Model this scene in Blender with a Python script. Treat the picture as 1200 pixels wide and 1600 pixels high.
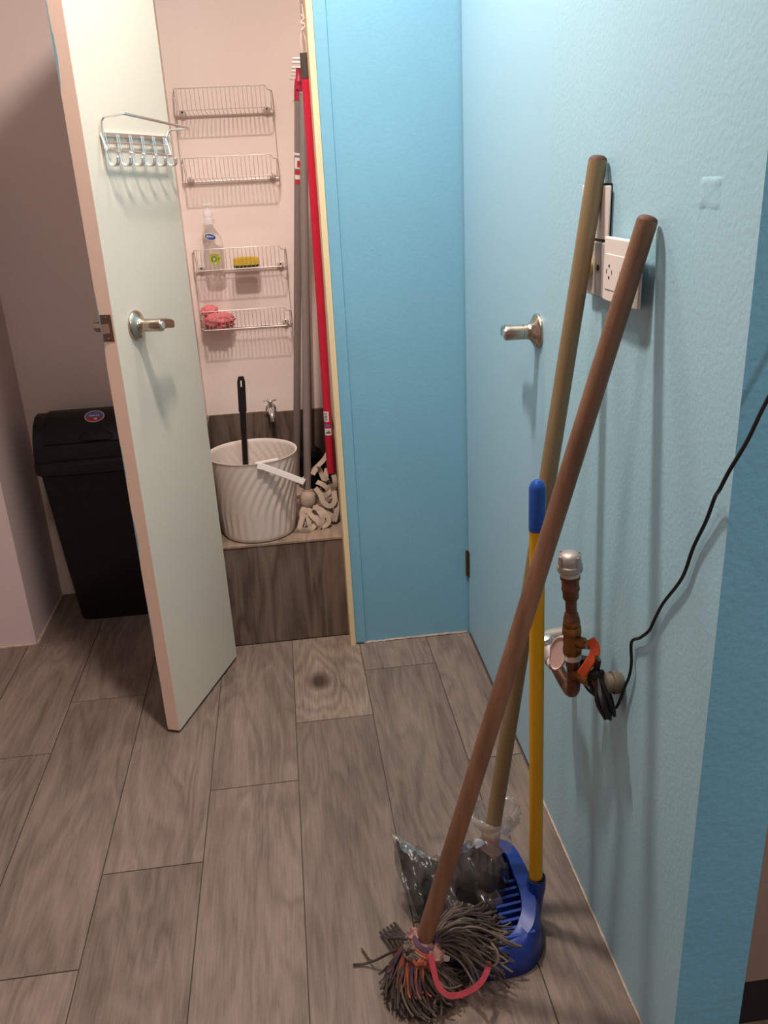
import bpy, bmesh, math, random
from mathutils import Vector, Matrix, noise
for o in list(bpy.data.objects): bpy.data.objects.remove(o)
S = bpy.context.scene
R = math.radians; PI = math.pi
random.seed(7)

# ---------------------------------------------------------------- camera, world, lights, exposure
cam_d = bpy.data.cameras.new('camera'); cam = bpy.data.objects.new('camera', cam_d)
S.collection.objects.link(cam); S.camera = cam
cam_d.sensor_fit = 'VERTICAL'; cam_d.sensor_height = 24.0; cam_d.lens = 24.0*1332/1600
cam_d.clip_start = .02
# columns: camera right, down, forward in room axes (X right, Y away, Z up)
M3 = Matrix(((.991,-.089,.097),(-.123,-.357,.926),(-.048,-.93,-.365)))
right = Vector((M3[0][0],M3[1][0],M3[2][0])); down = Vector((M3[0][1],M3[1][1],M3[2][1])); fwd = Vector((M3[0][2],M3[1][2],M3[2][2]))
fwd.normalize(); right = (right-fwd*right.dot(fwd)).normalized(); down = fwd.cross(right)
m = Matrix((( right.x,-down.x,-fwd.x,0),(right.y,-down.y,-fwd.y,0),(right.z,-down.z,-fwd.z,1.28),(0,0,0,1)))
cam.matrix_world = m

w = bpy.data.worlds.new('world'); S.world = w; w.use_nodes = True
w.node_tree.nodes['Background'].inputs[0].default_value = (.9,.85,.82,1)
w.node_tree.nodes['Background'].inputs[1].default_value = .05

def lamp(name, loc, size, power, col):
    d = bpy.data.lights.new(name, 'AREA'); d.shape = 'DISK'; d.size = size; d.energy = power; d.color = col
    o = bpy.data.objects.new(name, d); S.collection.objects.link(o); o.location = loc
    return o
lamp('ceiling_lamp_light', (-.05,1.40,2.36), .12, 20, (1,.87,.78))
lamp('front_lamp_light', (-.25,.62,2.36), .16, 4.5, (1,.87,.78))
lamp('rear_lamp_light', (.12,1.93,2.36), .13, 6, (1,.87,.78))
lamp('added_fill_light', (1.25,-.5,2.36), .3, 17, (1,.87,.78))  # added fill without a known source, brightens cabinet and blue wall end
S.view_settings.view_transform = 'Standard'; S.view_settings.look = 'None'
S.view_settings.gamma = 1; S.view_settings.use_curve_mapping = False
S.view_settings.exposure = .35

# ---------------------------------------------------------------- helpers
W = {}
COL = S.collection
def V(*a): return Vector(a)
class MB:
    def __init__(s): s.v=[]; s.f=[]; s.m=[]
    def add(s, vs, fs, m=0):
        n=len(s.v); s.v += [Vector(a) for a in vs]; s.f += [tuple(i+n for i in f) for f in fs]; s.m += [m]*len(fs); return s
    def box(s,x0,x1,y0,y1,z0,z1,m=0):
        return s.obox(V((x0+x1)/2,(y0+y1)/2,(z0+z1)/2),V((x1-x0)/2,0,0),V(0,(y1-y0)/2,0),V(0,0,(z1-z0)/2),m)
    def obox(s,c,a,b,d,m=0):
        vs=[c+a*i+b*j+d*k for i in(-1,1) for j in(-1,1) for k in(-1,1)]
        fs=[(0,1,3,2),(4,6,7,5),(0,4,5,1),(2,3,7,6),(0,2,6,4),(1,5,7,3)]
        if a.cross(b).dot(d)<0: fs=[tuple(reversed(f)) for f in fs]
        return s.add(vs,fs,m)
    def loft(s,rings,cap0=True,cap1=True,m=0,closed=True):
        n=len(rings[0]); vs=[p for r in rings for p in r]; fs=[]
        for i in range(len(rings)-1):
            for j in range(n if closed else n-1):
                k=(j+1)%n; fs.append((i*n+j,i*n+k,(i+1)*n+k,(i+1)*n+j))
        if cap0: fs.append(tuple(reversed(range(n))))
        if cap1: fs.append(tuple((len(rings)-1)*n+j for j in range(n)))
        return s.add(vs,fs,m)
    def tube(s,pts,r,n=8,m=0,cap=True,closed=False):
        pts=[Vector(p) for p in pts]; rr = r if isinstance(r,(list,tuple)) else [r]*len(pts)
        t0=(pts[1]-pts[0]).normalized(); a=Vector((0,0,1)) if abs(t0.z)<.9 else Vector((1,0,0))
        u=t0.cross(a).normalized(); rings=[]; L=len(pts)
        for i,p in enumerate(pts):
            if closed: t=pts[(i+1)%L]-pts[i-1]
            elif i==0: t=pts[1]-p
            elif i==L-1: t=p-pts[i-1]
            else: t=(pts[i+1]-p).normalized()+(p-pts[i-1]).normalized()
            if t.length<1e-9: t=t0
            t=t.normalized(); u=(u-t*u.dot(t)); u = u.normalized() if u.length>1e-6 else t.orthogonal().normalized(); b=t.cross(u)
            rings.append([p+(u*math.cos(2*PI*j/n)+b*math.sin(2*PI*j/n))*rr[i] for j in range(n)])
        if closed: rings.append(rings[0]); cap=False
        return s.loft(rings,cap,cap,m)
    def ribbon(s,pts,hw,th,up,m=0):   # flat strip of width 2hw and thickness th along pts
        pts=[Vector(p) for p in pts]; rings=[]
        for i,p in enumerate(pts):
            t=(pts[min(i+1,len(pts)-1)]-pts[max(i-1,0)]).normalized(); q=Vector(up(i) if callable(up) else up)
            sd=t.cross(q).normalized(); nn=sd.cross(t).normalized()
            rings.append([p+sd*hw+nn*th,p-sd*hw+nn*th,p-sd*hw-nn*th,p+sd*hw-nn*th])
        return s.loft(rings,True,True,m)
    def lathe(s,o,ax,prof,n=20,m=0):   # prof: (radius, distance along ax)
        o=Vector(o); ax=Vector(ax).normalized(); u=ax.orthogonal().normalized(); b=ax.cross(u)
        rings=[[o+ax*h+(u*math.cos(2*PI*j/n)+b*math.sin(2*PI*j/n))*max(r,1e-5) for j in range(n)] for r,h in prof]
        return s.loft(rings,True,True,m)
    def ball(s,c,r,n=12,m=0,sc=(1,1,1)):
        c=Vector(c); rings=[]
        for i in range(n//2+1):
            th=PI*i/(n//2); q=max(math.sin(th),.001)*r
            rings.append([c+V(q*math.cos(2*PI*j/n)*sc[0],q*math.sin(2*PI*j/n)*sc[1],-r*math.cos(th)*sc[2]) for j in range(n)])
        return s.loft(rings,True,True,m)
    def build(s,name,mat,parent=None,smooth=True,bevel=0,origin=None,ang=40,solid=0):
        me=bpy.data.meshes.new(name); org=Vector(origin) if origin else (W[parent.name] if parent else V(0,0,0))
        me.from_pydata([tuple(a-org) for a in s.v],[],s.f)
        for q in (mat if isinstance(mat,(list,tuple)) else [mat]): me.materials.append(q)
        me.polygons.foreach_set('material_index',s.m)
        bm=bmesh.new(); bm.from_mesh(me); bmesh.ops.recalc_face_normals(bm,faces=bm.faces); bm.to_mesh(me); bm.free()
        me.polygons.foreach_set('use_smooth',[smooth]*len(me.polygons))
        if smooth: me.set_sharp_from_angle(angle=R(ang))
        o=bpy.data.objects.new(name,me); COL.objects.link(o)
        if parent: o.parent=parent; o.location=org-W[parent.name]
        else: o.location=org
        W[o.name]=org.copy()
        if solid:
            q=o.modifiers.new('solid','SOLIDIFY'); q.thickness=solid; q.offset=0
        if bevel:
            q=o.modifiers.new('bevel','BEVEL'); q.width=bevel; q.segments=2; q.limit_method='ANGLE'
        return o
def thing(name,loc,label,cat,group=None):
    o=bpy.data.objects.new(name,None); COL.objects.link(o); o.location=loc; o.empty_display_size=.05
    W[o.name]=Vector(loc); o['label']=label; o['category']=cat
    if group: o['group']=group
    return o
def tag(o,label,cat,group=None):
    o['label']=label; o['category']=cat
    if group: o['group']=group
    return o
def structure(o,label,cat):
    o['kind']='structure'; o['label']=label; o['category']=cat; return o
def empty_structure(name,loc,label,cat): return structure(thing(name,loc,label,cat),label,cat)
def copy_child(o,parent,delta=None):
    c=o.copy(); COL.objects.link(c); c.parent=parent
    W[c.name]=W[o.name].copy()
    return c
def bez(pts,n=24):   # Catmull-Rom through pts
    pts=[Vector(p) for p in pts]; P=[pts[0]*2-pts[1]]+pts+[pts[-1]*2-pts[-2]]; out=[]; segs=len(pts)-1
    k=max(2,n//segs)
    for i in range(segs):
        a,b,c,d=P[i:i+4]
        for j in range(k):
            t=j/k; out.append(.5*((2*b)+(c-a)*t+(2*a-5*b+4*c-d)*t*t+(3*b-a-3*c+d)*t**3))
    out.append(pts[-1]); return out

# ---------------------------------------------------------------- materials
def srgb(r,g,b):
    f=lambda c:(c/255/12.92) if c/255<=.04045 else ((c/255+.055)/1.055)**2.4
    return (f(r),f(g),f(b),1)
def mat(name,col,rough=.5,metal=0,bump=0,bscale=200,var=0,vscale=8,spec=.5,trans=0,alpha=1,ior=1.45,stretch=None,detail=4):
    M=bpy.data.materials.new(name); M.use_nodes=True; N=M.node_tree.nodes; L=M.node_tree.links
    b=N['Principled BSDF']; b.inputs['Base Color'].default_value=col; b.inputs['Roughness'].default_value=rough
    b.inputs['Metallic'].default_value=metal; b.inputs['Specular IOR Level'].default_value=spec
    b.inputs['Transmission Weight'].default_value=trans; b.inputs['Alpha'].default_value=alpha; b.inputs['IOR'].default_value=ior
    tc=N.new('ShaderNodeTexCoord'); src=tc.outputs['Object']
    if stretch:
        mp=N.new('ShaderNodeMapping'); mp.inputs['Scale'].default_value=stretch; L.new(src,mp.inputs[0]); src=mp.outputs[0]
    if var:
        n=N.new('ShaderNodeTexNoise'); n.inputs['Scale'].default_value=vscale; n.inputs['Detail'].default_value=detail; L.new(src,n.inputs[0])
        r=N.new('ShaderNodeValToRGB'); c=col
        r.color_ramp.elements[0].position=.3; r.color_ramp.elements[1].position=.7
        r.color_ramp.elements[0].color=tuple(x*(1-var) for x in c[:3])+(1,); r.color_ramp.elements[1].color=tuple(min(1,x*(1+var)) for x in c[:3])+(1,)
        L.new(n.outputs[0],r.inputs[0]); L.new(r.outputs[0],b.inputs['Base Color'])
    if bump:
        n=N.new('ShaderNodeTexNoise'); n.inputs['Scale'].default_value=bscale; n.inputs['Detail'].default_value=3; L.new(src,n.inputs[0])
        q=N.new('ShaderNodeBump'); q.inputs['Strength'].default_value=bump; q.inputs['Distance'].default_value=.004; L.new(n.outputs[0],q.inputs['Height']); L.new(q.outputs[0],b.inputs['Normal'])
    return M
def plank_mat(name,ca,cb,knot=False,axis='Y',scale=1.0,rough=.55,ring=.17):
    """grey-brown wood-look porcelain: streaks and cathedral grain along the length, tone differs per piece"""
    M=bpy.data.materials.new(name); M.use_nodes=True; N=M.node_tree.nodes; L=M.node_tree.links; b=N['Principled BSDF']
    b.inputs['Roughness'].default_value=rough; b.inputs['Specular IOR Level'].default_value=.35
    tc=N.new('ShaderNodeTexCoord'); oi=N.new('ShaderNodeObjectInfo')
    ml=N.new('ShaderNodeMath'); ml.operation='MULTIPLY'; ml.inputs[1].default_value=37.0; L.new(oi.outputs['Random'],ml.inputs[0])
    cmb=N.new('ShaderNodeCombineXYZ'); L.new(ml.outputs[0],cmb.inputs[2])
    ad=N.new('ShaderNodeVectorMath'); ad.operation='ADD'; L.new(tc.outputs['Object'],ad.inputs[0]); L.new(cmb.outputs[0],ad.inputs[1])
    def mp(sc):
        q=N.new('ShaderNodeMapping'); q.inputs['Scale'].default_value=sc; L.new(ad.outputs[0],q.inputs[0]); return q.outputs[0]
    s={'Y':lambda a,c:(a,c,a),'Z':lambda a,c:(a,a,c)}[axis]
    n1=N.new('ShaderNodeTexNoise'); n1.inputs['Scale'].default_value=4*scale; n1.inputs['Detail'].default_value=3; n1.inputs['Distortion'].default_value=.6; L.new(mp(s(2.4,.42)),n1.inputs[0])
    rg=N.new('ShaderNodeMath'); rg.operation='MULTIPLY'; rg.inputs[1].default_value=16; L.new(n1.outputs[0],rg.inputs[0])
    if knot:
        mk=N.new('ShaderNodeMapping'); mk.inputs['Scale'].default_value=(1,.72,1); mk.inputs['Location'].default_value=(.03,.02,0); L.new(tc.outputs['Object'],mk.inputs[0])
        ln=N.new('ShaderNodeVectorMath'); ln.operation='LENGTH'; L.new(mk.outputs[0],ln.inputs[0])
        k2=N.new('ShaderNodeMath'); k2.operation='MULTIPLY'; k2.inputs[1].default_value=40; L.new(ln.outputs['Value'],k2.inputs[0])
        rg2=N.new('ShaderNodeMath'); rg2.operation='MULTIPLY_ADD'; rg2.inputs[1].default_value=.9; L.new(rg.outputs[0],rg2.inputs[0]); L.new(k2.outputs[0],rg2.inputs[2]); rg=rg2
    fr=N.new('ShaderNodeMath'); fr.operation='PINGPONG'; fr.inputs[1].default_value=1; L.new(rg.outputs[0],fr.inputs[0])
    n2=N.new('ShaderNodeTexNoise'); n2.inputs['Scale'].default_value=80*scale; n2.inputs['Detail'].default_value=5; n2.inputs['Roughness'].default_value=.7; L.new(mp(s(3,.14)),n2.inputs[0])
    n3=N.new('ShaderNodeTexNoise'); n3.inputs['Scale'].default_value=5*scale; n3.inputs['Detail'].default_value=2; L.new(mp(s(2,.6)),n3.inputs[0])
    a1=N.new('ShaderNodeMath'); a1.operation='MULTIPLY_ADD'; a1.inputs[1].default_value=.15 if knot else ring; L.new(fr.outputs[0],a1.inputs[0])
    a0=N.new('ShaderNodeMath'); a0.operation='MULTIPLY_ADD'; a0.inputs[1].default_value=.6; a0.inputs[2].default_value=-.03; L.new(n2.outputs[0],a0.inputs[0]); L.new(a0.outputs[0],a1.inputs[2])
    a2=N.new('ShaderNodeMath'); a2.operation='MULTIPLY_ADD'; a2.inputs[1].default_value=.45; L.new(n3.outputs[0],a2.inputs[0]); L.new(a1.outputs[0],a2.inputs[2])
    r=N.new('ShaderNodeValToRGB'); r.color_ramp.elements[0].position=.3; r.color_ramp.elements[1].position=.88
    r.color_ramp.elements[0].color=ca; r.color_ramp.elements[1].color=cb; L.new(a2.outputs[0],r.inputs[0])
    col=r.outputs[0]
    if knot:
        rk=N.new('ShaderNodeValToRGB'); rk.color_ramp.elements[0].position=.012; rk.color_ramp.elements[1].position=.04
        rk.color_ramp.elements[0].color=(.25,.2,.17,1); rk.color_ramp.elements[1].color=(1,1,1,1); L.new(ln.outputs['Value'],rk.inputs[0])
        mk2=N.new('ShaderNodeMix'); mk2.data_type='RGBA'; mk2.blend_type='MULTIPLY'; mk2.inputs[0].default_value=1; L.new(col,mk2.inputs[6]); L.new(rk.outputs[0],mk2.inputs[7]); col=mk2.outputs[2]
    hs=N.new('ShaderNodeHueSaturation'); mr=N.new('ShaderNodeMapRange'); mr.inputs[3].default_value=.88; mr.inputs[4].default_value=1.12
    L.new(oi.outputs['Random'],mr.inputs[0]); L.new(mr.outputs[0],hs.inputs['Value']); L.new(col,hs.inputs['Color']); L.new(hs.outputs[0],b.inputs['Base Color'])
    bu=N.new('ShaderNodeBump'); bu.inputs['Strength'].default_value=.12; bu.inputs['Distance'].default_value=.003; L.new(n2.outputs[0],bu.inputs['Height']); L.new(bu.outputs[0],b.inputs['Normal'])
    return M
FA,FB=srgb(88,75,67),srgb(151,133,121)
m_plank=plank_mat('wood look tile',FA,FB)
m_knot=plank_mat('wood look tile with knot',srgb(86,71,62),srgb(166,147,132),knot=True)
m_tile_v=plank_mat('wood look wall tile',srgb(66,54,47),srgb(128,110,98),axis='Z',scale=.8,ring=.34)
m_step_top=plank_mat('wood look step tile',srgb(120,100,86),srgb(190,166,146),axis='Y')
m_grout=mat('grout',srgb(92,80,74),.9,bump=.2,bscale=300)
m_caulk=mat('rough caulk',srgb(190,170,155),.9,bump=.5,bscale=120,var=.2,vscale=60)
m_wall_blue=mat('pale blue roller paint',srgb(166,208,224),.42,bump=.16,bscale=150,var=.02,vscale=3,spec=.4)
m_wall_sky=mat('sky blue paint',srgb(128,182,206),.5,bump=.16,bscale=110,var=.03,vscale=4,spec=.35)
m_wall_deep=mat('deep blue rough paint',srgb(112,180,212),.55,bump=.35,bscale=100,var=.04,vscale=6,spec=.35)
m_door_blue=mat('pale blue door paint',srgb(166,207,227),.38,bump=.05,bscale=40,spec=.4)
m_white=mat('off white wall paint',srgb(243,226,218),.6,bump=.08,bscale=60,var=.015,vscale=3,spec=.3)
m_mauve=mat('mauve white wall paint',srgb(212,194,192),.6,bump=.12,bscale=60,var=.03,vscale=2,spec=.3)
m_ceil=mat('ceiling paint',srgb(226,218,210),.8)
m_door_in=mat('pale green door paint',srgb(212,205,190),.45,bump=.06,bscale=30,var=.02,vscale=3,spec=.4)
m_cream=mat('raw cream wood',srgb(236,212,170),.6,var=.06,vscale=6,stretch=(8,8,.5))
m_wood_handle=mat('worn brown wood',srgb(122,88,67),.5,var=.25,vscale=9,stretch=(5,5,.6),bump=.15,bscale=60)
m_wood_olive=mat('tan lacquered wood',srgb(134,114,84),.4,var=.12,vscale=9,stretch=(5,5,.4),bump=.08,bscale=60)
m_wood_end=mat('dark end grain',srgb(92,62,46),.7,var=.2,vscale=60)
m_yellow=mat('yellow plastic sleeve',srgb(224,168,12),.3)
m_blue=mat('blue plastic',srgb(26,58,142),.38,bump=.04,bscale=80)
m_blue_cap=mat('blue plastic cap',srgb(30,80,168),.35)
m_black=mat('black plastic',srgb(27,23,23),.45,bump=.06,bscale=300,spec=.4)
m_black_soft=mat('matte black',srgb(22,20,20),.8)
m_chrome=mat('chrome',(.82,.80,.78,1),.24,.9)
m_nickel=mat('satin nickel',srgb(190,176,160),.24,1)
m_steeldark=mat('dark latch steel',srgb(128,106,92),.35,1)
m_wire=mat('silver coated wire',srgb(206,192,184),.4,.35)
m_grey=mat('grey metal handle',srgb(140,128,124),.4,.15)
m_red=mat('red coated handle',srgb(206,34,62),.35)
m_redcap=mat('crimson plastic',srgb(176,36,70),.4)
m_greyblack=mat('charcoal grip',srgb(78,68,66),.55)
m_mop=mat('cream cotton strip',srgb(186,165,148),.9,bump=.5,bscale=400,var=.12,vscale=40)
m_bucket=mat('pearl white plastic',srgb(226,212,202),.36)
m_white_pl=mat('white plastic',srgb(232,222,216),.4)
m_whitepink=mat('pink white plastic',srgb(222,190,186),.45,bump=.1,bscale=250)
m_cream_pl=mat('cream plastic',srgb(230,206,150),.4)
m_greypl=mat('grey plastic',srgb(176,166,162),.5)
m_dark=mat('dark slot',srgb(36,30,30),.8)
m_copper=mat('tarnished copper',srgb(118,78,62),.42,.6,var=.35,vscale=60,bump=.15,bscale=150)
m_brass=mat('dull brass',srgb(140,96,54),.38,.8,var=.2,vscale=80,bump=.1,bscale=150)
m_galv=mat('grey metal',srgb(176,166,160),.45,.5,var=.1,vscale=60)
m_tape=mat('white thread tape',srgb(222,212,206),.7,bump=.3,bscale=300)
m_orange=mat('orange vinyl grip',srgb(226,92,44),.4)
m_cable=mat('black rubber cable',srgb(18,17,19),.5)
m_sponge=mat('yellow sponge',srgb(214,178,52),.95,bump=.9,bscale=260,var=.12,vscale=120)
m_pad=mat('dark scouring pad',srgb(56,58,38),.95,bump=.6,bscale=300)
m_pink=mat('pink cloth',srgb(226,122,128),.8,bump=.5,bscale=180,var=.18,vscale=40)
m_clear=mat('clear bottle plastic',(.95,.95,.94,1),.08,trans=1,ior=1.12)
m_pump=mat('translucent pump',(.93,.9,.88,1),.2,alpha=.45)
m_lbl_blue=mat('blue label',srgb(34,74,150),.4)
m_lbl_white=mat('white print',srgb(232,226,222),.5)
m_lbl_lime=mat('lime label',srgb(196,200,48),.4,var=.25,vscale=90)
m_lbl_green=mat('green print',srgb(110,140,40),.4)
m_lbl_red=mat('red print',srgb(200,50,56),.45)
m_lbl_violet=mat('violet blue print',srgb(112,108,168),.45)
m_yarn=mat('dirty grey mop yarn',srgb(70,61,56),.95,var=.4,vscale=45)
m_rag=mat('dusty pink rag',srgb(150,112,104),.95,var=.25,vscale=70,bump=.4,bscale=200)
m_yarn2=mat('light grey mop yarn',srgb(102,89,80),.95,var=.35,vscale=45)
m_yarn_o=mat('orange dyed yarn',srgb(150,80,58),.95,var=.3,vscale=60)
m_yarn_p=mat('purple dyed yarn',srgb(80,60,80),.95,var=.3,vscale=60)
m_pinkstrip=mat('pink rag strip',srgb(142,46,58),.85,bump=.4,bscale=250,var=.15,vscale=60)
m_bristle=mat('black bristles',srgb(24,21,20),.75,spec=.3)
m_cab=mat('brown cabinet laminate',srgb(142,128,120),.55,var=.08,vscale=5,stretch=(8,8,.5))
m_plinth=mat('black plinth',srgb(30,28,34),.7)
m_string=mat('white string',srgb(226,208,196),.9)
# door edge: raw primed wood, lapped by blue paint near the outer face
def edge_mat():
    M=bpy.data.materials.new('primed door edge'); M.use_nodes=True; N=M.node_tree.nodes; L=M.node_tree.links; b=N['Principled BSDF']; b.inputs['Roughness'].default_value=.6
    g=N.new('ShaderNodeTexCoord'); at=N.new('ShaderNodeVectorMath'); at.operation='DOT_PRODUCT'; at.inputs[1].default_value=(.934,-.358,0); L.new(g.outputs['Object'],at.inputs[0])
    n=N.new('ShaderNodeTexNoise'); n.inputs['Scale'].default_value=7; n.inputs['Detail'].default_value=4; L.new(g.outputs['Object'],n.inputs[0])
    ad=N.new('ShaderNodeMath'); ad.operation='MULTIPLY_ADD'; ad.inputs[1].default_value=-.026; L.new(n.outputs[0],ad.inputs[0]); L.new(at.outputs['Value'],ad.inputs[2])
    r=N.new('ShaderNodeMath'); r.operation='LESS_THAN'; r.inputs[1].default_value=-.0455; L.new(ad.outputs[0],r.inputs[0])
    mx=N.new('ShaderNodeMix'); mx.data_type='RGBA'; mx.inputs[6].default_value=srgb(226,196,178); mx.inputs[7].default_value=srgb(118,160,178); L.new(r.outputs[0],mx.inputs[0]); L.new(mx.outputs[2],b.inputs['Base Color'])
    return M
m_edge=edge_mat()
# clear film: mostly see-through with glossy creases
def film_mat(name,gl,wh):
    M=bpy.data.materials.new(name); M.use_nodes=True; N=M.node_tree.nodes; L=M.node_tree.links; N.remove(N['Principled BSDF']); out=N['Material Output']
    tc=N.new('ShaderNodeTexCoord'); nz=N.new('ShaderNodeTexNoise'); nz.inputs['Scale'].default_value=14; L.new(tc.outputs['Object'],nz.inputs[0])
    mxv=N.new('ShaderNodeVectorMath'); mxv.operation='MULTIPLY_ADD'; mxv.inputs[1].default_value=(.05,.05,.05); L.new(nz.outputs['Color'],mxv.inputs[0]); L.new(tc.outputs['Object'],mxv.inputs[2])
    n=N.new('ShaderNodeTexVoronoi'); n.feature='F1'; n.inputs['Scale'].default_value=26; L.new(mxv.outputs[0],n.inputs['Vector'])
    q=N.new('ShaderNodeBump'); q.inputs['Strength'].default_value=1; q.inputs['Distance'].default_value=.009; L.new(n.outputs['Distance'],q.inputs['Height'])
    t=N.new('ShaderNodeBsdfTransparent'); g=N.new('ShaderNodeBsdfGlossy'); g.inputs['Roughness'].default_value=.2; L.new(q.outputs[0],g.inputs['Normal'])
    d=N.new('ShaderNodeBsdfTranslucent'); d.inputs['Color'].default_value=(.85,.8,.76,1); d2=N.new('ShaderNodeBsdfDiffuse'); d2.inputs['Color'].default_value=(.8,.76,.72,1)
    dm=N.new('ShaderNodeMixShader'); L.new(d.outputs[0],dm.inputs[1]); L.new(d2.outputs[0],dm.inputs[2])
    m1=N.new('ShaderNodeMixShader'); m1.inputs[0].default_value=wh; L.new(t.outputs[0],m1.inputs[1]); L.new(dm.outputs[0],m1.inputs[2])
    lw=N.new('ShaderNodeLayerWeight'); lw.inputs['Blend'].default_value=gl; L.new(q.outputs[0],lw.inputs['Normal'])
    m2=N.new('ShaderNodeMixShader'); ma_=N.new('ShaderNodeMath'); ma_.operation='MULTIPLY_ADD'; ma_.inputs[1].default_value=.5; ma_.inputs[2].default_value=.06; L.new(lw.outputs['Fresnel'],ma_.inputs[0]); L.new(ma_.outputs[0],m2.inputs[0]); L.new(m1.outputs[0],m2.inputs[1]); L.new(g.outputs[0],m2.inputs[2]); L.new(m2.outputs[0],out.inputs[0])
    return M
m_film=film_mat('clear plastic film',.30,.07)
m_filmrim=film_mat('bunched plastic film',.30,.34)

XW=.468   # plane of the right wall

# ---------------------------------------------------------------- structure
fl=structure(MB().box(-2,2,-1.6,2.85,-.06,-.004).build('floor',m_grout,origin=(0,0,-.004)),'grey brown wood-look tile floor with thin dark joints','floor')
cols=[-1.863,-1.663,-1.463,-1.263,-1.062,-.862,-.662,-.462,-.2605,-.0595,.138,.338,.538,.738,.938,1.138,1.338,1.538]
first={-.2605:1.62,-.0595:1.843,.138:2.057,-.462:1.40,-.662:1.176,-.862:.955,.338:1.62,.538:1.84}
LEN=.8787; G=.0012
for i in range(len(cols)-1):
    x0,x1=cols[i],cols[i+1]; j0=first.get(x0,.95+.2197*((i*3)%4))
    if x0<-.87: yend=2.404
    elif x0<-.85: yend=2.748
    elif x0<-.3: yend=2.748
    elif x0<.1: yend=2.268
    elif x0<.5: yend=2.206
    else: yend=1.9
    if abs(x0+.462)<.01: yend=2.748
    js=[-1.2]+sorted(j0+LEN*k for k in range(-4,4) if -1.1<j0+LEN*k<yend-.02)+[yend]
    for a,b in zip(js[:-1],js[1:]):
        segs=[(a,b,x1)]
        if abs(x0-.338)<.01:
            if b<=.815: segs=[(a,b,x1)]
            elif a>=.82: segs=[(a,b,XW-.001)]
            else: segs=[(a,.8215,x1),(.8215+2*G,b,XW-.001)]
        for (ya,yb,xe) in segs:
            xa=x0+G; xb=xe-G
            if abs(x0-.538)<.01: xa=max(xa,.570) if yb>.82 else xa
            if -.87<x0<-.85 and yb>2.405:
                if ya<2.40: MB().box(xa,xb,ya+G,2.404,-.004,0).build('plank',m_plank,fl,smooth=False,origin=((xa+xb)/2,(ya+2.404)/2,0)); ya=2.404-G
                xa=-.835
            knot = abs(x0+.0595)<.01 and yb>2.2
            c=((xa+xb)/2,(ya+yb)/2,0)
            if knot: c=((xa+xb)/2,(ya+yb)/2,0)
            p=MB().box(xa,xb,ya+G,yb-G,-.004,0).build('plank',m_knot if knot else m_plank,fl,smooth=False,origin=c)
# strip of planks reaching behind the bin, left of column -.862 up to the short return wall
ceil=structure(MB().box(-2,2,-1.6,2.85,2.42,2.5).build('ceiling',m_ceil,smooth=False),'plain pale ceiling above the frame','ceiling')
wr=MB(); wr.box(XW,.568,.823,1.502,-.004,2.42,0); wr.box(XW,.568,1.502,2.206,2.002,2.42,0)
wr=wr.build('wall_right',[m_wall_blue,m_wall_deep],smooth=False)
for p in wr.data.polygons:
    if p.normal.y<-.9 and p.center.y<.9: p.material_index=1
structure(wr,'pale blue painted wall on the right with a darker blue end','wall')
# filled recess in the plaster
bm=MB(); rows=[]
for i in range(9):
    z=1.229+.036*i/8; row=[]
    for j in range(9):
        y=.955-.052*j/8; e=min(i,8-i,j,8-j)/4
        h=.0007+.0012*noise.noise(V(y*80,z*80,3))+(.0012 if (i>=7 or j<=1) else 0)*min(1,e*3)
        row.append(V(XW-max(.0003,h) if e>0 else XW+.0004,y+(.003*noise.noise(V(y*60,z*60,1)) if e>0 else 0),z))
    rows.append(row)
bm.loft(rows,False,False,closed=False); bm.build('plaster_patch',m_wall_blue,wr)
# caulk line where wall meets floor
def caulk(parent,a,b,n=40,w=.006):
    a=Vector(a); b=Vector(b); mb=MB(); pts=[a+(b-a)*i/n+V(0,0,.002+.002*noise.noise(V(i*.7,a.x*9,2))) for i in range(n+1)]
    mb.tube(pts,[w*(.6+.4*noise.noise(V(i*.9,a.y*5,5))) for i in range(n+1)],5); return mb.build('caulk_line',m_caulk,parent)
caulk(wr,(XW-.001,.83,0),(XW-.001,1.50,0),w=.004)
wf=structure(MB().box(.137,.568,2.21,2.75,-.004,2.42).build('wall_front',m_wall_sky,smooth=False),'sky blue pillar wall between the closet and the closed door','wall')
caulk(wf,(.15,2.208,0),(.462,2.208,0))
wh=structure(MB().box(-.30,.137,2.21,2.27,2.03,2.42).build('wall_header',m_wall_sky,smooth=False),'sky blue wall above the closet opening','wall')
wcr=structure(MB().box(.125,.137,2.285,2.75,-.004,2.42).build('wall_closet_right',m_white,smooth=False),'white right side wall inside the closet','wall')
wp=structure(MB().box(-.305,-.272,2.25,2.75,-.004,2.42).build('wall_closet_left',m_white,smooth=False),'white left side wall of the closet behind the open door','wall')
wb=structure(MB().box(-.838,.568,2.75,2.85,-.004,2.42).build('wall_back',m_white,smooth=False),'pinkish white wall behind the wire racks and bin','wall')
wl=structure(MB().box(-2,-.838,2.406,2.85,-.004,2.42).build('wall_left',m_mauve,smooth=False),'mauve grey wall corner left of the black bin','wall')
caulk(wl,(-.842,2.404,0),(-1.3,2.404,0)); caulk(wl,(-.836,2.41,0),(-.836,2.745,0))
structure(MB().box(-2.1,-2,-1.6,2.85,-.06,2.5).build('wall_west',m_mauve,smooth=False),'far left wall outside the frame','wall')
structure(MB().box(-2.1,2.1,-1.7,-1.6,-.06,2.5).build('wall_south',m_mauve,smooth=False),'wall behind the camera','wall')
structure(MB().box(2,2.1,-1.6,2.85,-.06,2.5).build('wall_east',m_mauve,smooth=False),'far right wall outside the frame','wall')
structure(MB().box(.568,2,1.9,2.0,-.004,2.42).build('wall_far_right',m_mauve,smooth=False),'wall beyond the end of the blue wall','wall')
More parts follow.
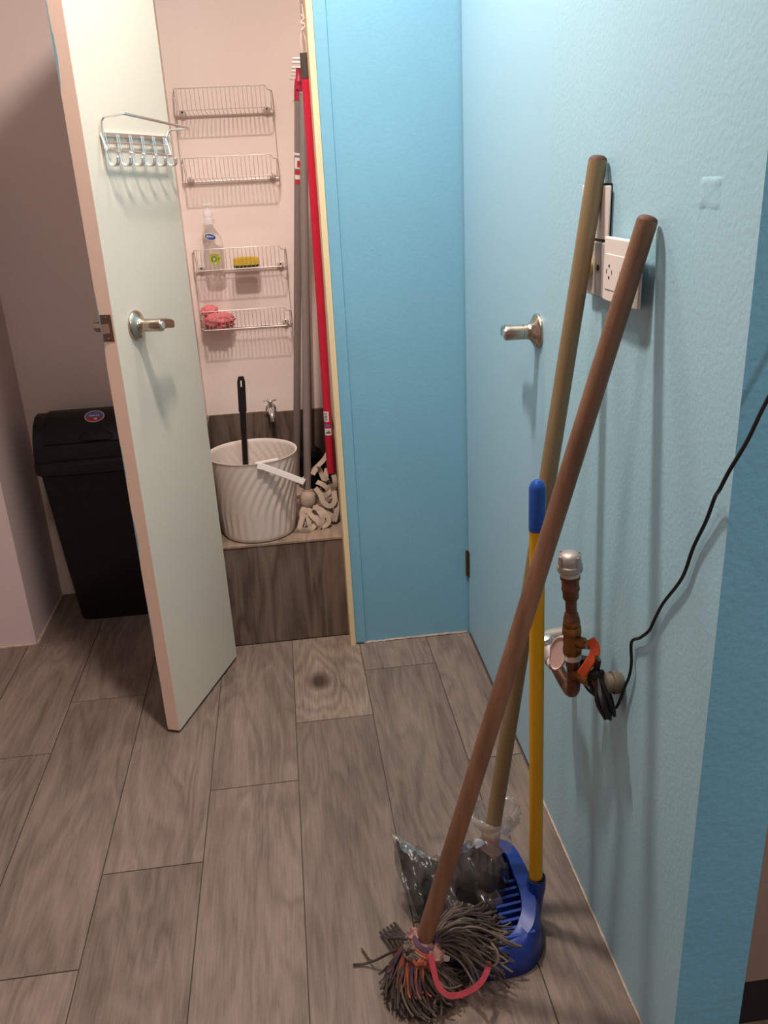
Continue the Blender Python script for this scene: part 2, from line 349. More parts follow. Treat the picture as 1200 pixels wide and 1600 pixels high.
t1=structure(MB().box(.1125,.1275,2.197,2.285,0,2.03).build('trim_1',m_cream,smooth=False,bevel=.001),'raw cream wood jamb edge beside the closet opening','trim')
t2=MB().box(.1275,.158,2.2045,2.2098,.005,2.05).box(.1275,.137,2.2098,2.285,0,2.03)
structure(t2.build('trim_2',m_wall_sky,smooth=False,bevel=.001),'narrow sky blue casing strip beside the cream jamb','trim')
structure(MB().box(-.2935,-.2725,2.215,2.249,0,2.03).box(-.2725,.1125,2.215,2.25,2.008,2.03).build('trim_3',m_cream,smooth=False),'closet door jamb on the hinge side and head','trim')

# closed blue door in the right wall
d2=empty_structure('door_2',(XW,1.85,0),'closed pale blue door flush in the right wall with satin lever','door')
MB().box(XW+.0015,XW+.038,1.5045,2.2035,.006,1.999).build('door_leaf',m_door_blue,d2,smooth=False,bevel=.0012)
hg=MB(); hg.tube([(XW-.003,2.2045,.19),(XW-.003,2.2045,.268)],.0045,10); 
for k in range(4): hg.tube([(XW-.003,2.2045,.204+.016*k),(XW-.003,2.2045,.2055+.016*k)],.0052,10)
hg.box(XW-.001,XW+.001,2.188,2.203,.19,.268); hg.build('hinge',m_steeldark,d2)
def lever(parent,c,nrm,along,name_label=None,flip=1,mirror=True):
    """satin lever set: dished rose, neck, barrel turning into a tapering flat lever"""
    c=Vector(c); nrm=Vector(nrm).normalized(); al=Vector(along).normalized(); up=V(0,0,1)
    rose=MB().lathe(c,nrm,[(.032,0),(.0325,.003),(.031,.006),(.026,.009),(.019,.013),(.0150,.018),(.0138,.025),(.0138,.030),(.0130,.0305),(.0130,.0315)],28).build('rose',m_nickel,parent)
    MB().ball(c+nrm*.0115+V(0,0,-.017),.0034,10).build('set_screw',m_chrome,rose)
    MB().lathe(c,nrm,[(.0137,.0315),(.0137,.062),(.0125,.0645),(.0085,.0645)],24).build('lever_neck',m_nickel,parent)
    h=MB(); rings=[]
    for i in range(10):
        t=i/9; q=c+nrm*(.051-.004*t)+al*(.004+.074*t)-up*.010*t*t; hh=.0130-.0035*t; ww=.0110-.0045*min(1,t*1.6)
        if t==1: hh*=.9; ww*=.8
        rings.append([q+up*(hh*math.copysign(abs(math.sin(a_))**.5,math.sin(a_)))+nrm*(ww*math.copysign(abs(math.cos(a_))**.5,math.cos(a_))) for a_ in [2*PI*k/20 for k in range(20)]])
    h.loft(rings); h.build('lever',m_nickel,parent)
    MB().lathe(c,nrm,[(.0085,.060),(.0088,.0655),(.007,.067)],18).build('lock_button',m_chrome,parent)
    return rose
lever(d2,(XW+.0015,1.557,1.0),(-1,0,0),(0,1,0))

# open closet door
H=V(-.221,2.194,0); U=V(-.358,-.934,0).normalized(); NN=V(.934,-.358,0).normalized()
def dp(a,b,z): return H+U*a+NN*b+V(0,0,z)
d1=empty_structure('door_1',tuple(H),'open narrow closet door, pale green inside with raw edge','door')
lf=MB(); lf.obox(dp(.1815,-.0165,1.0045),U*.1815,NN*.0165,V(0,0,.9955)); 
leaf=lf.build('door_leaf',[m_door_in,m_edge,m_door_blue],d1,smooth=False)
for p in leaf.data.polygons:
    if p.normal.dot(U)>.9: p.material_index=1
    elif p.normal.dot(NN)<-.9: p.material_index=2
pl=MB().obox(dp(.3632,-.017,1.014),U*.0008,NN*.0125,V(0,0,.028)).build('latch_plate',m_steeldark,d1,smooth=False,bevel=.0005)
lt=MB(); lt.loft([[dp(.3636+e*.010*(1 if k<2 else 0),-.017+s*.006,1.014+zz*.010) for k,(s,zz) in enumerate(((-1,-1),(-1,1),(1,1),(1,-1)))] for e in (0,1)]); lt.build('latch_bolt',m_nickel,pl)
MB().ball(dp(.364,-.017,1.036),.0028,8).ball(dp(.364,-.017,.992),.0028,8).build('plate_screw',m_steeldark,pl)
lever(d1,dp(.278,0,1.006),NN,-U)
lever(d1,dp(.278,-.033,1.006),-NN,-U)
hh=MB()
for z in (.25,1.05,1.8): hh.tube([dp(-.002,-.036,z-.04),dp(-.002,-.036,z+.04)],.005,8)
hh.build('hinge',m_steeldark,d1)

# ---------------------------------------------------------------- hook rack on the open door
hr=thing('hook_rack',tuple(dp(.16,0,1.33)),'chrome wire hook rack with towel loop on the open pale door','hook rack')
rb=MB()
def rail(mb,a0,z0,a1,z1,b,r): mb.tube([dp(a0,b,z0),dp(a1,b,z1)],r,8)
za=lambda a:1.386   # top rail height
rl=MB(); rl.obox(dp(.166,.003,1.387),U*.138,NN*.003,V(0,0,.004)); rl.build('top_rail',m_chrome,hr,bevel=.001)
x=MB(); x.tube([dp(.300,.006,1.372),dp(.034,.006,1.372)],.0022,8); x.build('middle_rail',m_chrome,hr)
x=MB(); x.tube([dp(.313,.018,1.358),dp(.042,.018,1.349)],.0026,8); x.build('front_rail',m_chrome,hr)
x=MB(); x.tube(bez([dp(.306,.004,1.388),dp(.312,.012,1.372),dp(.314,.018,1.358)],8),.0022,8); x.build('side_wire',m_chrome,hr); x=MB(); x.tube(bez([dp(.032,.004,1.388),dp(.040,.012,1.37),dp(.044,.018,1.349)],8),.0022,8); x.build('side_wire',m_chrome,hr)
x=MB(); x.tube([dp(.3,.005,1.36),dp(.304,.005,1.39),dp(.300,.006,1.412),dp(.298,.012,1.418),dp(.322,.0675,1.4195),dp(.320,.069,1.4195),dp(.045,.069,1.4035),dp(.030,.064,1.4035),dp(.018,.012,1.404),dp(.018,.006,1.40),dp(.03,.004,1.388)],.0027,8); x.build('towel_loop',m_chrome,hr)
hook_src=None
for k in range(6):
    a=.297-.0505*k
    x=MB()
    for s in (-.0038,.0038):
        q=[dp(a+s,.006,1.388),dp(a+s,.007,1.365),dp(a+s,.008,1.345),dp(a+s,.011,1.332),dp(a+s,.020,1.3275),dp(a+s,.028,1.333),dp(a+s,.030,1.342)]
        x.tube(bez(q,24),.0019,6)
    x.tube(bez([dp(a-.0038,.030,1.342),dp(a,.030,1.3455),dp(a+.0038,.030,1.342)],8),.0019,6)
    x.build('hook',m_chrome,hr)

# ---------------------------------------------------------------- closet: step, dado tiles, tap
st=thing('tiled_step',(-.07,2.5,0),'wood-look tiled raised step filling the bottom of the closet','step')
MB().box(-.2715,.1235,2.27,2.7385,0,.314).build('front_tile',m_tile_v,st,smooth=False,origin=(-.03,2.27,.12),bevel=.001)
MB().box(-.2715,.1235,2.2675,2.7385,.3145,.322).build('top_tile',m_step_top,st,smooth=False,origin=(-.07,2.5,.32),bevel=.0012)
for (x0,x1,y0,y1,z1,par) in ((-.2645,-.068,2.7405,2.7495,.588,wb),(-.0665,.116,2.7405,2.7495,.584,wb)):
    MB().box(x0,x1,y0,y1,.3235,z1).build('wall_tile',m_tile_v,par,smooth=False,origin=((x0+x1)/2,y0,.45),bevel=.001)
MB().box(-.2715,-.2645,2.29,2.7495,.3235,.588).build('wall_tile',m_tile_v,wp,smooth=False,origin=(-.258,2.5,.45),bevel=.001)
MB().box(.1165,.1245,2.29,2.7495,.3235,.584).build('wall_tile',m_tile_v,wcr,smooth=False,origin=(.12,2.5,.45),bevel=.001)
tp=thing('water_tap',(-.066,2.738,.6),'small chrome water tap with cross handle on the closet wall','tap')
q=MB().lathe((-.066,2.7485,.598),(0,-1,0),[(.017,0),(.017,.004),(.009,.008),(.008,.02),(.011,.024),(.012,.03),(.012,.05),(.009,.056),(.006,.058)],16)
q.build('tap_body',m_chrome,tp)
q=MB().tube(bez([(-.066,2.70,.598),(-.064,2.682,.597),(-.062,2.672,.588),(-.0615,2.670,.572)],12),[.008]*9+[.0085,.0095,.0095,.0095][:4] if False else .0085,12); q.build('spout',m_chrome,tp)
q=MB().tube([(-.066,2.704,.602),(-.066,2.703,.628)],.006,10); q.lathe((-.066,2.703,.625),(0,0,1),[(.008,0),(.008,.006),(.004,.009)],12)
for a in range(4):
    an=a*PI/2+.35; q.tube([(-.066,2.703,.631),(-.066+.017*math.cos(an),2.703+.017*math.sin(an),.632)],.0032,8); q.ball((-.066+.018*math.cos(an),2.703+.018*math.sin(an),.632),.0045,8)
q.build('cross_handle',m_chrome,tp)

# ---------------------------------------------------------------- wire racks
def rack(zt1,zb1,zt2,zb2,label,place):
    X0,X1=-.2555,.0265; yb=2.7415; yf=2.655
    r=thing('wire_rack',(-.115,yb,zb2),label,'wire rack','pairs of wire baskets on the closet wall')
    for (zt,zb) in ((zt1,zb1),(zt2,zb2)):
        b=MB(); wr_=.00085
        b.tube([(X0+.004,yb,zt-.012),(X0+.008,yf+.02,zt-.014),(X0+.013,yf,zt-.004),(X0+.014,yf,zt),(X1-.020,yf,zt),(X1-.014,yf,zt-.010),(X1-.002,yf+.004,zt-.013),(X1,yb,zt-.013)],.0015,6)
        b.tube([(X0+.006,yb,zb+.004),(X0+.012,yf+.02,zb+.004),(X0+.016,yf,zb+.008),(X1-.016,yf,zb+.008),(X1-.008,yf+.02,zb+.004),(X1,yb,zb+.004)],.0013,6)
        b.tube([(X0,yb,zb),(X1,yb,zb)],.0026,8)
        b.tube([(X1-.004,yf+.01,zt-.012),(X1-.006,yf+.012,zb+.02),(X1-.006,yb-.02,zb+.004)],.0014,6)
        b.tube([(X0+.013,yf+.01,zt-.006),(X0+.016,yf+.008,zb+.02),(X0+.014,yf+.01,zb+.007)],.0014,6)
        n=21
        for i in range(n):
            xx=X0+.020+(X1-.024-X0-.018)*i/(n-1)
            b.tube([(xx,yf,zt),(xx,yf+.001,zb+.012),(xx,yf+.006,zb+.007),(xx,yb,zb+.001)],wr_,5)
        bo=b.build('basket',m_wire,r)
        for xx in (X0+.022,X1-.020):
            k=MB().lathe((xx,2.7498,zb+.005),(0,-1,0),[(.0105,0),(.0105,.011),(.008,.0135),(.003,.0145)],14).build('mount_disc',m_wire,bo)
            k2=MB().ball((xx,2.735,zb+.0095),.003,8); o=k2.build('screw',m_dark,bo)
    for xx in (X0,X1):
        MB().tube([(xx,yb,zt1-.012),(xx,yb,zb2)],.0016,6).build('side_wire',m_wire,r)
rack(1.534,1.471,1.357,1.2935,'empty wire rack pair high on the closet wall','upper')
rack(1.108,1.040,.929,.866,'lower wire rack pair holding soap bottle, sponge and pink cloth','lower')
# soap bottle
sb=thing('soap_bottle',(-.187,2.694,1.05),'clear pump soap bottle with blue and lime labels on the wire rack','bottle')
def rr(cx_,cy_,z,hx,hy,n=24,p=3.0):
    o=[]
    for j in range(n):
        a=2*PI*j/n; c,s=math.cos(a),math.sin(a); o.append(V(cx_+hx*math.copysign(abs(c)**(2/p),c),cy_+hy*math.copysign(abs(s)**(2/p),s),z))
    return o
bx,by=-.187,2.694
b=MB().loft([rr(bx,by,1.0505,.026,.016),rr(bx,by,1.053,.0285,.018),rr(bx,by,1.09,.029,.018),rr(bx,by,1.125,.0295,.018),rr(bx-.002,by,1.14,.027,.017),rr(bx-.004,by,1.158,.018,.013,p=2.4),rr(bx-.005,by,1.166,.0125,.0115,p=2),rr(bx-.005,by,1.176,.0115,.0115,p=2)])
b.build('bottle_body',m_clear,sb,ang=70)
q=MB().lathe((bx-.005,by,1.1765),(0,0,1),[(.0135,0),(.0135,.014),(.012,.018),(.0145,.022),(.0135,.036),(.009,.041),(.005,.043),(.0045,.05),(.008,.051),(.008,.056),(.003,.058)],16); q.tube([(bx-.018,by-.012,1.2295),(bx+.012,by+.004,1.2305)],.0035,8); q.build('pump_head',m_pump,sb)
def disc_label(parent,name,c,hx,hz,y,mt,tilt=0,n=18):
    P=[V(c[0]+hx*math.cos(2*PI*j/n)*math.cos(tilt)-hz*math.sin(2*PI*j/n)*math.sin(tilt),0,c[1]+hx*math.cos(2*PI*j/n)*math.sin(tilt)+hz*math.sin(2*PI*j/n)*math.cos(tilt)) for j in range(n)]
    return MB().loft([[V(p.x,y,p.z) for p in P],[V(p.x,y-.0006,p.z) for p in P]]).build(name,mt,parent)
a=disc_label(sb,'brand_label',(bx-.004,1.142),.0175,.0095,2.6745,m_lbl_white,-.25); disc_label(sb,'brand_label',(bx-.004,1.142),.0158,.0078,2.6737,m_lbl_blue,-.25)
q=MB()
for i,(dx,hz) in enumerate(((-.010,.0018),(-.007,.0032),(-.0035,.0018),(-.001,.0025),(.002,.0018),(.005,.002),(.008,.0016))): q.box(bx-.004+dx-.0009,bx-.004+dx+.0009,2.6724,2.6729,1.1425-dx*.15-hz,1.1425-dx*.15+hz)
q.box(bx-.015,bx+.006,2.6724,2.6729,1.1403,1.1414); q.build('label_lettering',m_lbl_white,sb,smooth=False)
disc_label(sb,'fruit_label',(bx+.003,1.079),.0165,.0155,2.6745,m_lbl_lime); disc_label(sb,'fruit_label',(bx-.001,1.079),.0085,.009,2.6737,m_lbl_green); disc_label(sb,'fruit_label',(bx-.0005,1.078),.0035,.004,2.6729,m_lbl_white); disc_label(sb,'fruit_label',(bx+.013,1.079),.003,.004,2.6737,m_lbl_green)
# sponge
sp=thing('sponge',(-.095,2.69,1.05),'yellow sponge with dark scouring underside on the wire rack','sponge')
def curved_slab(z0,z1,mt,name):
    rings=[]
    for i in range(9):
        t=-1+2*i/8; x_=-.0955+.037*t; lift=-.003*t*t if z1>1.06 else 0; e=.9 if abs(t)==1 else 1
        rings.append([V(x_,2.69-.024*e,z0+.001*(1-e)*10),V(x_,2.69+.024*e,z0),V(x_,2.69+.022*e,z1+lift),V(x_,2.69-.022*e,z1+lift)])
    return MB().loft(rings).build(name,mt,sp,bevel=.001)
curved_slab(1.0492,1.0555,m_pad,'scouring_pad'); curved_slab(1.0555,1.078,m_sponge,'sponge_foam')
# pink crumpled cloth
def crumple(cx_,cy_,cz_,sx,sy,sz,seed,amp,n=40):
    rings=[]
    for i in range(n//2+1):
        th=PI*i/(n//2); row=[]
        for j in range(n):
            ph=2*PI*j/n; d=V(math.sin(th)*math.cos(ph),math.sin(th)*math.sin(ph),-math.cos(th))
            f=1+amp*(1-2*abs(noise.noise(d*2.6+V(seed,0,0))))-amp*.6+amp*.5*noise.noise(d*6+V(0,seed,0))
            row.append(V(cx_+d.x*sx*f,cy_+d.y*sy*f,max(cz_+d.z*sz*f,cz_-sz*.86)))
        rings.append(row)
    return rings
cl=MB().loft(crumple(-.198,2.70,.8945,.050,.030,.0265,3.1,.32))
cl.loft(crumple(-.222,2.703,.925,.026,.018,.018,8.1,.3,28))
tag(cl.build('cleaning_cloth',m_pink,None,origin=(-.198,2.70,.8715),ang=80),'crumpled pink netted cloth in the lowest wire basket','cloth')

# ---------------------------------------------------------------- bucket and what stands in the closet
bk=thing('bucket',(-.122,2.375,.322),'pearl white plastic bucket with swirling ribs on the closet step','bucket')
def bucket_ring(z,t,off,amp):
    n=120; o=[]
    rad=.105+(.1275-.105)*t+off
    cxx=-.124+.001*t
    for j in range(n):
        a=2*PI*j/n; tw=30*a-30*1.25*max(0,t-.30)**1.4+30*.35*max(0,.30-t)**1.5
        o.append(V(cxx+(rad+amp*math.sin(tw))*math.cos(a),2.375+(rad+amp*math.sin(tw))*math.sin(a),z))
    return o
rings=[bucket_ring(.3228,0,-.012,0),bucket_ring(.3235,0,-.004,0)]
for i in range(25):
    t=i/24; amp=.0026*min(1,t*8,(1-t)*10+.05); rings.append(bucket_ring(.328+.238*t,t,0,amp))
rings.append(bucket_ring(.5675,1,.0015,0)); rings.append(bucket_ring(.5675,1,-.0015,0))
for i in range(24,-1,-1):
    t=i/24; amp=.0026*min(1,t*8,(1-t)*10+.05); rings.append(bucket_ring(.328+.238*t,t,-.0035,amp))
rings.append(bucket_ring(.328,0,-.03,0))
MB().loft(rings).build('bucket_wall',m_bucket,bk,ang=60)
x=MB().ribbon([(-.106,2.243,.565),(-.088,2.243,.559),(-.030,2.241,.531),(.017,2.241,.507)],.0085,.0035,lambda i:(0,-1,.25)); x.build('bail_handle',m_white_pl,bk,bevel=.001)
x=MB().ribbon([(-.112,2.258,.5665),(-.082,2.266,.5675),(-.05,2.276,.5685)],.004,.0025,(0,0,1)); x.build('handle_clip',m_white_pl,bk,bevel=.001)

br=thing('long_handled_brush',(-.16,2.43,.33),'black handle with hanging hole sticking up out of the white bucket','brush')
A,B=V(-.158,2.44,.345),V(-.1353,2.455,.768); t_=(B-A).normalized()
x=MB().tube([A,A+(B-A)*.74,A+(B-A)*.745,A+(B-A)*.76],[.0085,.0085,.0095,.0098],12); x.build('shaft',m_black,br)
sd=V(1,0,0)
x=MB(); rg=[]
for i in range(8):
    p=A+(B-A)*(.76+.24*i/7); wv=.0115 if i<7 else .008
    rg.append([p+sd*wv*math.cos(2*PI*k/12)+V(0,1,0)*.0065*math.sin(2*PI*k/12) for k in range(12)])
x.loft(rg); gr=x.build('grip',m_black,br)
x=MB().obox(A+(B-A)*.955+V(0,-.0066,0),sd*.0017,V(0,.0008,0),t_*.009); x.build('hanging_hole',m_lbl_white,gr,smooth=False)
MB().ball((-.158,2.44,.366),.035,14,0,(1,1,1.1)).build('brush_head',m_bristle,br)

def stick(mb,a,b,r,n=14): return mb.tube([Vector(a),Vector(a)+(Vector(b)-Vector(a))*.5,b],r,n)
# left grey handle with crimson cap (head hidden behind the bucket)
a,b=V(-.006,2.645,.35),V(.0985,2.49,1.555)
g1=thing('mop_with_crimson_cap',(-.006,2.64,.322),'grey mop handle with crimson cap leaning in the closet corner, left of its neighbours','mop')
L_=(b-a); stick(MB(),a,a+L_*.942,.0112).build('handle',m_grey,g1)
x=MB().tube([a+L_*.938,a+L_*.965,a+L_*.978,a+L_*.98,b],[.0122,.0122,.0105,.0085,.0075],14); cp=x.build('end_cap',m_redcap,g1)
MB().lathe(a+L_*.957,V(-.3,-.95,0),[(.003,.009),(.003,.0125)],10).build('hanging_hole',m_dark,cp,smooth=False)
def wrap(mb,axis_a,axis_d,t0,t1,r,ang0,ang1,n=10,m=0):
    d=axis_d.normalized(); f=V(0,-1,0); f=(f-d*f.dot(d)).normalized(); s=d.cross(f)
    rows=[]
    for t in (t0,t1):
        p=axis_a+axis_d*t; rows.append([p+(f*math.cos(ang0+(ang1-ang0)*k/n)+s*math.sin(ang0+(ang1-ang0)*k/n))*r for k in range(n+1)])
    mb.loft(rows,False,False,m,closed=False); return mb
x=MB(); wrap(x,a,L_,.828,.833,.0115,-1.3,1.3); wrap(x,a,L_,.800,.823,.0115,-1.0,.9); wrap(x,a,L_,.778,.787,.0115,-.9,.9); x.build('handle_label',m_lbl_white,g1,smooth=True)
x=MB(); wrap(x,a,L_,.803,.817,.0117,-.3,.9); wrap(x,a,L_,.788,.797,.0117,-1.0,.8); wrap(x,a,L_,.768,.777,.0117,-.8,.7); x.build('handle_label',m_lbl_red,g1)
x=MB().lathe(a,V(0,0,1),[(.03,-.026),(.034,-.015),(.024,0),(.014,.012),(.0115,.03)],14); x.build('mop_socket',m_mop,g1)
# middle grey handle with strip mop head
a,b=V(.0265,2.425,.418),V(.104,2.47,1.493)
g2=thing('strip_mop',(.03,2.41,.322),'grey-handled strip mop with cream cotton loops beside the white bucket','mop')
stick(MB(),a,b,.0112).build('handle',m_grey,g2)
MB().tube([b-(b-a)*.001,b+(b-a).normalized()*.004],[.0118,.010],14).build('end_cap',m_grey,g2)
x=MB().lathe(a+V(-.002,-.004,-.048),V(.07,.04,1),[(.012,-.012),(.022,-.004),(.026,.012),(.0255,.026),(.021,.038),(.0135,.045),(.013,.05)],20); x.build('mop_socket',m_mop,g2)
strips=[
 [(.02,2.39,.372),(.004,2.365,.352),(-.006,2.345,.331),(.005,2.332,.326),(.03,2.335,.329),(.045,2.35,.345),(.05,2.365,.355)],
 [(.03,2.385,.372),(.022,2.362,.360),(.022,2.345,.342),(.025,2.342,.327)],
 [(.038,2.385,.375),(.062,2.365,.372),(.080,2.35,.352),(.078,2.345,.336),(.062,2.345,.328),(.048,2.35,.336)],
 [(.045,2.385,.38),(.058,2.36,.365),(.062,2.35,.345),(.050,2.348,.332),(.040,2.352,.332)],
 [(.055,2.40,.365),(.07,2.37,.352),(.072,2.355,.338),(.062,2.356,.329)],
 [(.012,2.40,.372),(.003,2.38,.36),(.006,2.365,.335),(.012,2.36,.327)],
 [(.05,2.40,.43),(.062,2.385,.415),(.07,2.375,.392),(.088,2.37,.38),(.103,2.375,.392),(.104,2.39,.42)],
 [(.056,2.41,.445),(.07,2.40,.44),(.085,2.40,.425),(.088,2.405,.405),(.098,2.40,.395)],
 [(.035,2.44,.46),(.06,2.45,.478),(.085,2.455,.50),(.1,2.46,.52)],
 [(.075,2.42,.43),(.085,2.43,.455),(.09,2.44,.475)],
 [(.1,2.41,.41),(.108,2.39,.385),(.106,2.37,.36),(.097,2.36,.334)],
 [(.1,2.42,.37),(.109,2.40,.35),(.108,2.385,.328)],
 [(.09,2.43,.40),(.104,2.42,.415),(.11,2.415,.435),(.108,2.42,.46)],
 [(.07,2.41,.405),(.09,2.40,.40),(.1,2.405,.385)],
 [(.012,2.43,.425),(.01,2.42,.435),(.016,2.415,.452),(.03,2.44,.458)],
 [(.02,2.375,.37),(.032,2.35,.362),(.046,2.338,.35),(.052,2.335,.334),(.045,2.34,.326)],
 [(.062,2.39,.37),(.075,2.372,.36),(.09,2.368,.35),(.098,2.372,.332)],
 [(.045,2.41,.47),(.06,2.42,.485),(.07,2.43,.47),(.078,2.42,.45),(.09,2.415,.455)],
 [(.06,2.42,.42),(.072,2.40,.405),(.088,2.398,.412),(.084,2.41,.43)],
]
for k,s in enumerate(strips):
    MB().ribbon(bez(s,18),.0074,.0017,(lambda i,k=k:(.35*math.sin(k*2.1),-1,.45+.3*math.sin(k)))).build('cotton_strip',m_mop,g2,ang=60)
# dark rear broom
a,b=V(.048,2.685,.47),V(.086,2.70,1.12)
g3=thing('rear_broom',(.05,2.68,.322),'dark grey broom with domed black head standing behind the strip mop','broom')
stick(MB(),a,b,.0105).build('handle',mat('dark grey metal',srgb(92,82,80),.45,.2),g3)
x=MB(); rg=[]
for i in range(9):
    an=PI*i/8; rg.append([V(.05-.045*math.cos(an)+0*k,yy,.415+.055*math.sin(an)) if False else V(.05+(.045-.0*k)*(-math.cos(an)),yy,.41+.06*math.sin(an)*sc) for k,(yy,sc) in enumerate(((2.655,1),(2.725,1),(2.725,.6),(2.655,.6)))])
x.loft(rg); x.build('broom_cap',m_black,g3)
x=MB(); random.seed(3)
for i in range(70):
    px_=.01+.085*random.random(); py_=2.655+.07*random.random(); x.tube([(px_,py_,.44),(px_+.004*random.uniform(-1,1),py_-.012*random.random(),.38),(px_+.008*random.uniform(-1,1),py_-.012*random.random(),.324)],.0022,4)
o=x.build('bristles',m_bristle,g3); o['kind']='stuff'
# red handle
a,b=V(.1015,2.435,.463),V(.1105,2.352,1.572); L_=b-a
g4=thing('red_broom',(.103,2.44,.463),'red broom handle with charcoal grip hung by a string beside the jamb','broom')
stick(MB(),a,a+L_*.952,.0118).build('handle',m_red,g4)
stick(MB(),a+L_*.950,b,.0130).build('grip',m_greyblack,g4)
x=MB().tube([a-L_*.0005,a-L_*.012,a-L_*.022,a-L_*.027],[.0085,.008,.0065,.003],12)
for k in range(4): x.tube([a-L_*(.003+.005*k),a-L_*(.005+.005*k)],.0092-.0005*k,12)
x.build('threaded_tip',m_black,g4)
x=MB(); wrap(x,a,L_,.148,.176,.0121,-1.2,.25); x.build('handle_label',m_lbl_white,g4); 
x=MB(); 
for k in range(6): wrap(x,a,L_,.1505+.004*k,.1522+.004*k,.0123,-.9,-.15)
x.build('barcode',m_dark,g4)
x=MB(); wrap(x,a,L_,.133,.1405,.0121,-1.1,.4); x.build('handle_label',m_lbl_violet,g4)
x=MB(); wrap(x,a,L_,.110,.129,.0121,-1.1,.7); x.build('handle_label',m_lbl_white,g4)
x=MB(); wrap(x,a,L_,.116,.119,.0123,-.7,.4); wrap(x,a,L_,.120,.1225,.0123,-.3,.2); x.build('handle_label',m_dark,g4)
x=MB()
top=b+V(0,0,.0)
s1=bez([b+V(-.004,0,-.004),b+V(-.009,0,.02),b+V(-.004,.002,.045),b+V(.001,.002,.07),b+V(.001,.002,.105)],20); s2=bez([b+V(.004,0,-.004),b+V(.004,0,.025),b+V(.0,.002,.05),b+V(.004,.002,.07),b+V(.0015,.003,.105)],20)
x.tube(s1,.0011,5); x.tube(s2,.0011,5); x.tube(bez([b+V(-.004,0,.048),b+V(.006,-.003,.058),b+V(-.004,.002,.066),b+V(.004,.0,.074),b+V(-.003,.002,.082)],16),.0022,5); x.build('string_loop',m_string,g4)
# peg rail on closet side wall
pr=thing('peg_rail',(.124,2.46,1.53),'white rail of short pegs on the closet side wall behind the handles','peg rail')
MB().tube([(.1205,2.405,1.567),(.1205,2.69,1.546)],.004,8).build('rail',m_white_pl,pr)
for (yy,xx,zz) in ((2.42,.0822,1.569),(2.47,.0815,1.566),(2.52,.0805,1.560),(2.57,.0815,1.557),(2.62,.0825,1.553),(2.67,.0775,1.549)):
    MB().tube([(.121,yy,zz-.002),(xx,yy,zz)],.0032,8).build('peg',m_white_pl,pr)

# ---------------------------------------------------------------- black swing bin
bn=thing('trash_bin',(-.58,2.62,0),'black plastic swing-lid bin standing behind the open door','trash bin')
cx0=-.58
def rct(y0,y1,hx,z,n=32,p=7):
    cy_=(y0+y1)/2; return rr(cx0,cy_,z,hx,(y1-y0)/2,n,p)
x=MB().loft([rct(2.535,2.70,.148,.001),rct(2.53,2.705,.152,.008),rct(2.518,2.718,.166,.2),rct(2.505,2.727,.177,.4),rct(2.497,2.733,.183,.505)]); x.build('bin_body',m_black,bn,ang=50)
x=MB(); x.box(-.64,-.50,2.512,2.530,.07,.34); x.build('front_panel',m_black,bn,bevel=.012) if False else None
x=MB().loft([rct(2.490,2.7395,.190,.503),rct(2.484,2.741,.195,.508),rct(2.484,2.741,.195,.535),rct(2.490,2.7395,.191,.545),rct(2.494,2.7385,.186,.548)]); x.build('lid_rim',m_black,bn,ang=50)
prof=[(2.498,.546),(2.502,.57),(2.512,.595),(2.53,.625),(2.555,.650),(2.59,.666),(2.63,.668),(2.67,.655),(2.70,.63),(2.725,.595),(2.733,.57),(2.737,.546)]
x=MB(); rg=[]
for hx,sc in ((-.176,.86),(-.181,.93),(-.1835,.97),(-.1835,.97),(.1835,.97),(.181,.93),(.176,.86)):
    rg.append([V(cx0+hx,2.618+(y-2.618)*sc,.546+(z-.546)*sc) for y,z in prof])
x.loft(rg); ld=x.build('lid',m_black,bn,ang=35)
fp=[(2.5135,.5935),(2.531,.623),(2.556,.649),(2.59,.6645),(2.63,.6665),(2.66,.656)]
x=MB()
rg=[]
for hx in (-.152,-.146,.146,.152):
    e=.0004 if abs(hx)>.15 else .003
    rg.append([V(cx0+hx,y+(-.002 if i<3 else 0)*(e/.003),z+e) for i,(y,z) in enumerate(fp)]+[V(cx0+hx,y+.003,z-.006) for y,z in reversed(fp)])
x.loft(rg); x.build('flap',m_black,bn,ang=50)
x=MB(); rg=[]
for i in range(13):
    an=PI*i/12; rg.append([V(cx0-.052*math.cos(an),2.518-.002+dd*.0,.6015+0*dd)+V(0,math.cos(t)*-.010*math.sin(an),0)+V(0,.020*math.sin(t)*math.sin(an),.030*math.sin(t)*math.sin(an)) for dd,t in [(k,PI*k/8) for k in range(9)]])
x.loft(rg,closed=True); x.build('flap_grip',m_black,bn,ang=70)
nrm=V(0,-.62,.78); sc_=V(cx0-.004,2.5625,.6595); yy=V(0,.78,.62)
def sticker(rx,ry,off,mt,a0=0,a1=2*PI,n=24):
    P=[sc_+nrm*off+V(1,0,0)*rx*math.cos(a0+(a1-a0)*k/n)+yy*ry*math.sin(a0+(a1-a0)*k/n) for k in range(n)]
    return MB().loft([P,[p+nrm*.0005 for p in P]])
s0=sticker(.029,.0215,-.001,0).build('sticker',m_lbl_white,bn)
sticker(.0265,.0193,-.0004,0).build('sticker_print',m_lbl_violet,s0)
sticker(.0265,.0193,.0002,0,PI*1.08,PI*1.92).build('sticker_print',m_lbl_red,s0)
x=MB()
for k in range(5): x.obox(sc_+nrm*.0009+V(-.012+.006*k,0,0)+yy*.002,V(.0018,0,0),yy*.0022,nrm*.0003)
x.obox(sc_+nrm*.001+yy*-.011+V(.004,0,0),V(.004,0,0),yy*.003,nrm*.0003); x.build('sticker_lettering',m_lbl_white,s0,smooth=False)

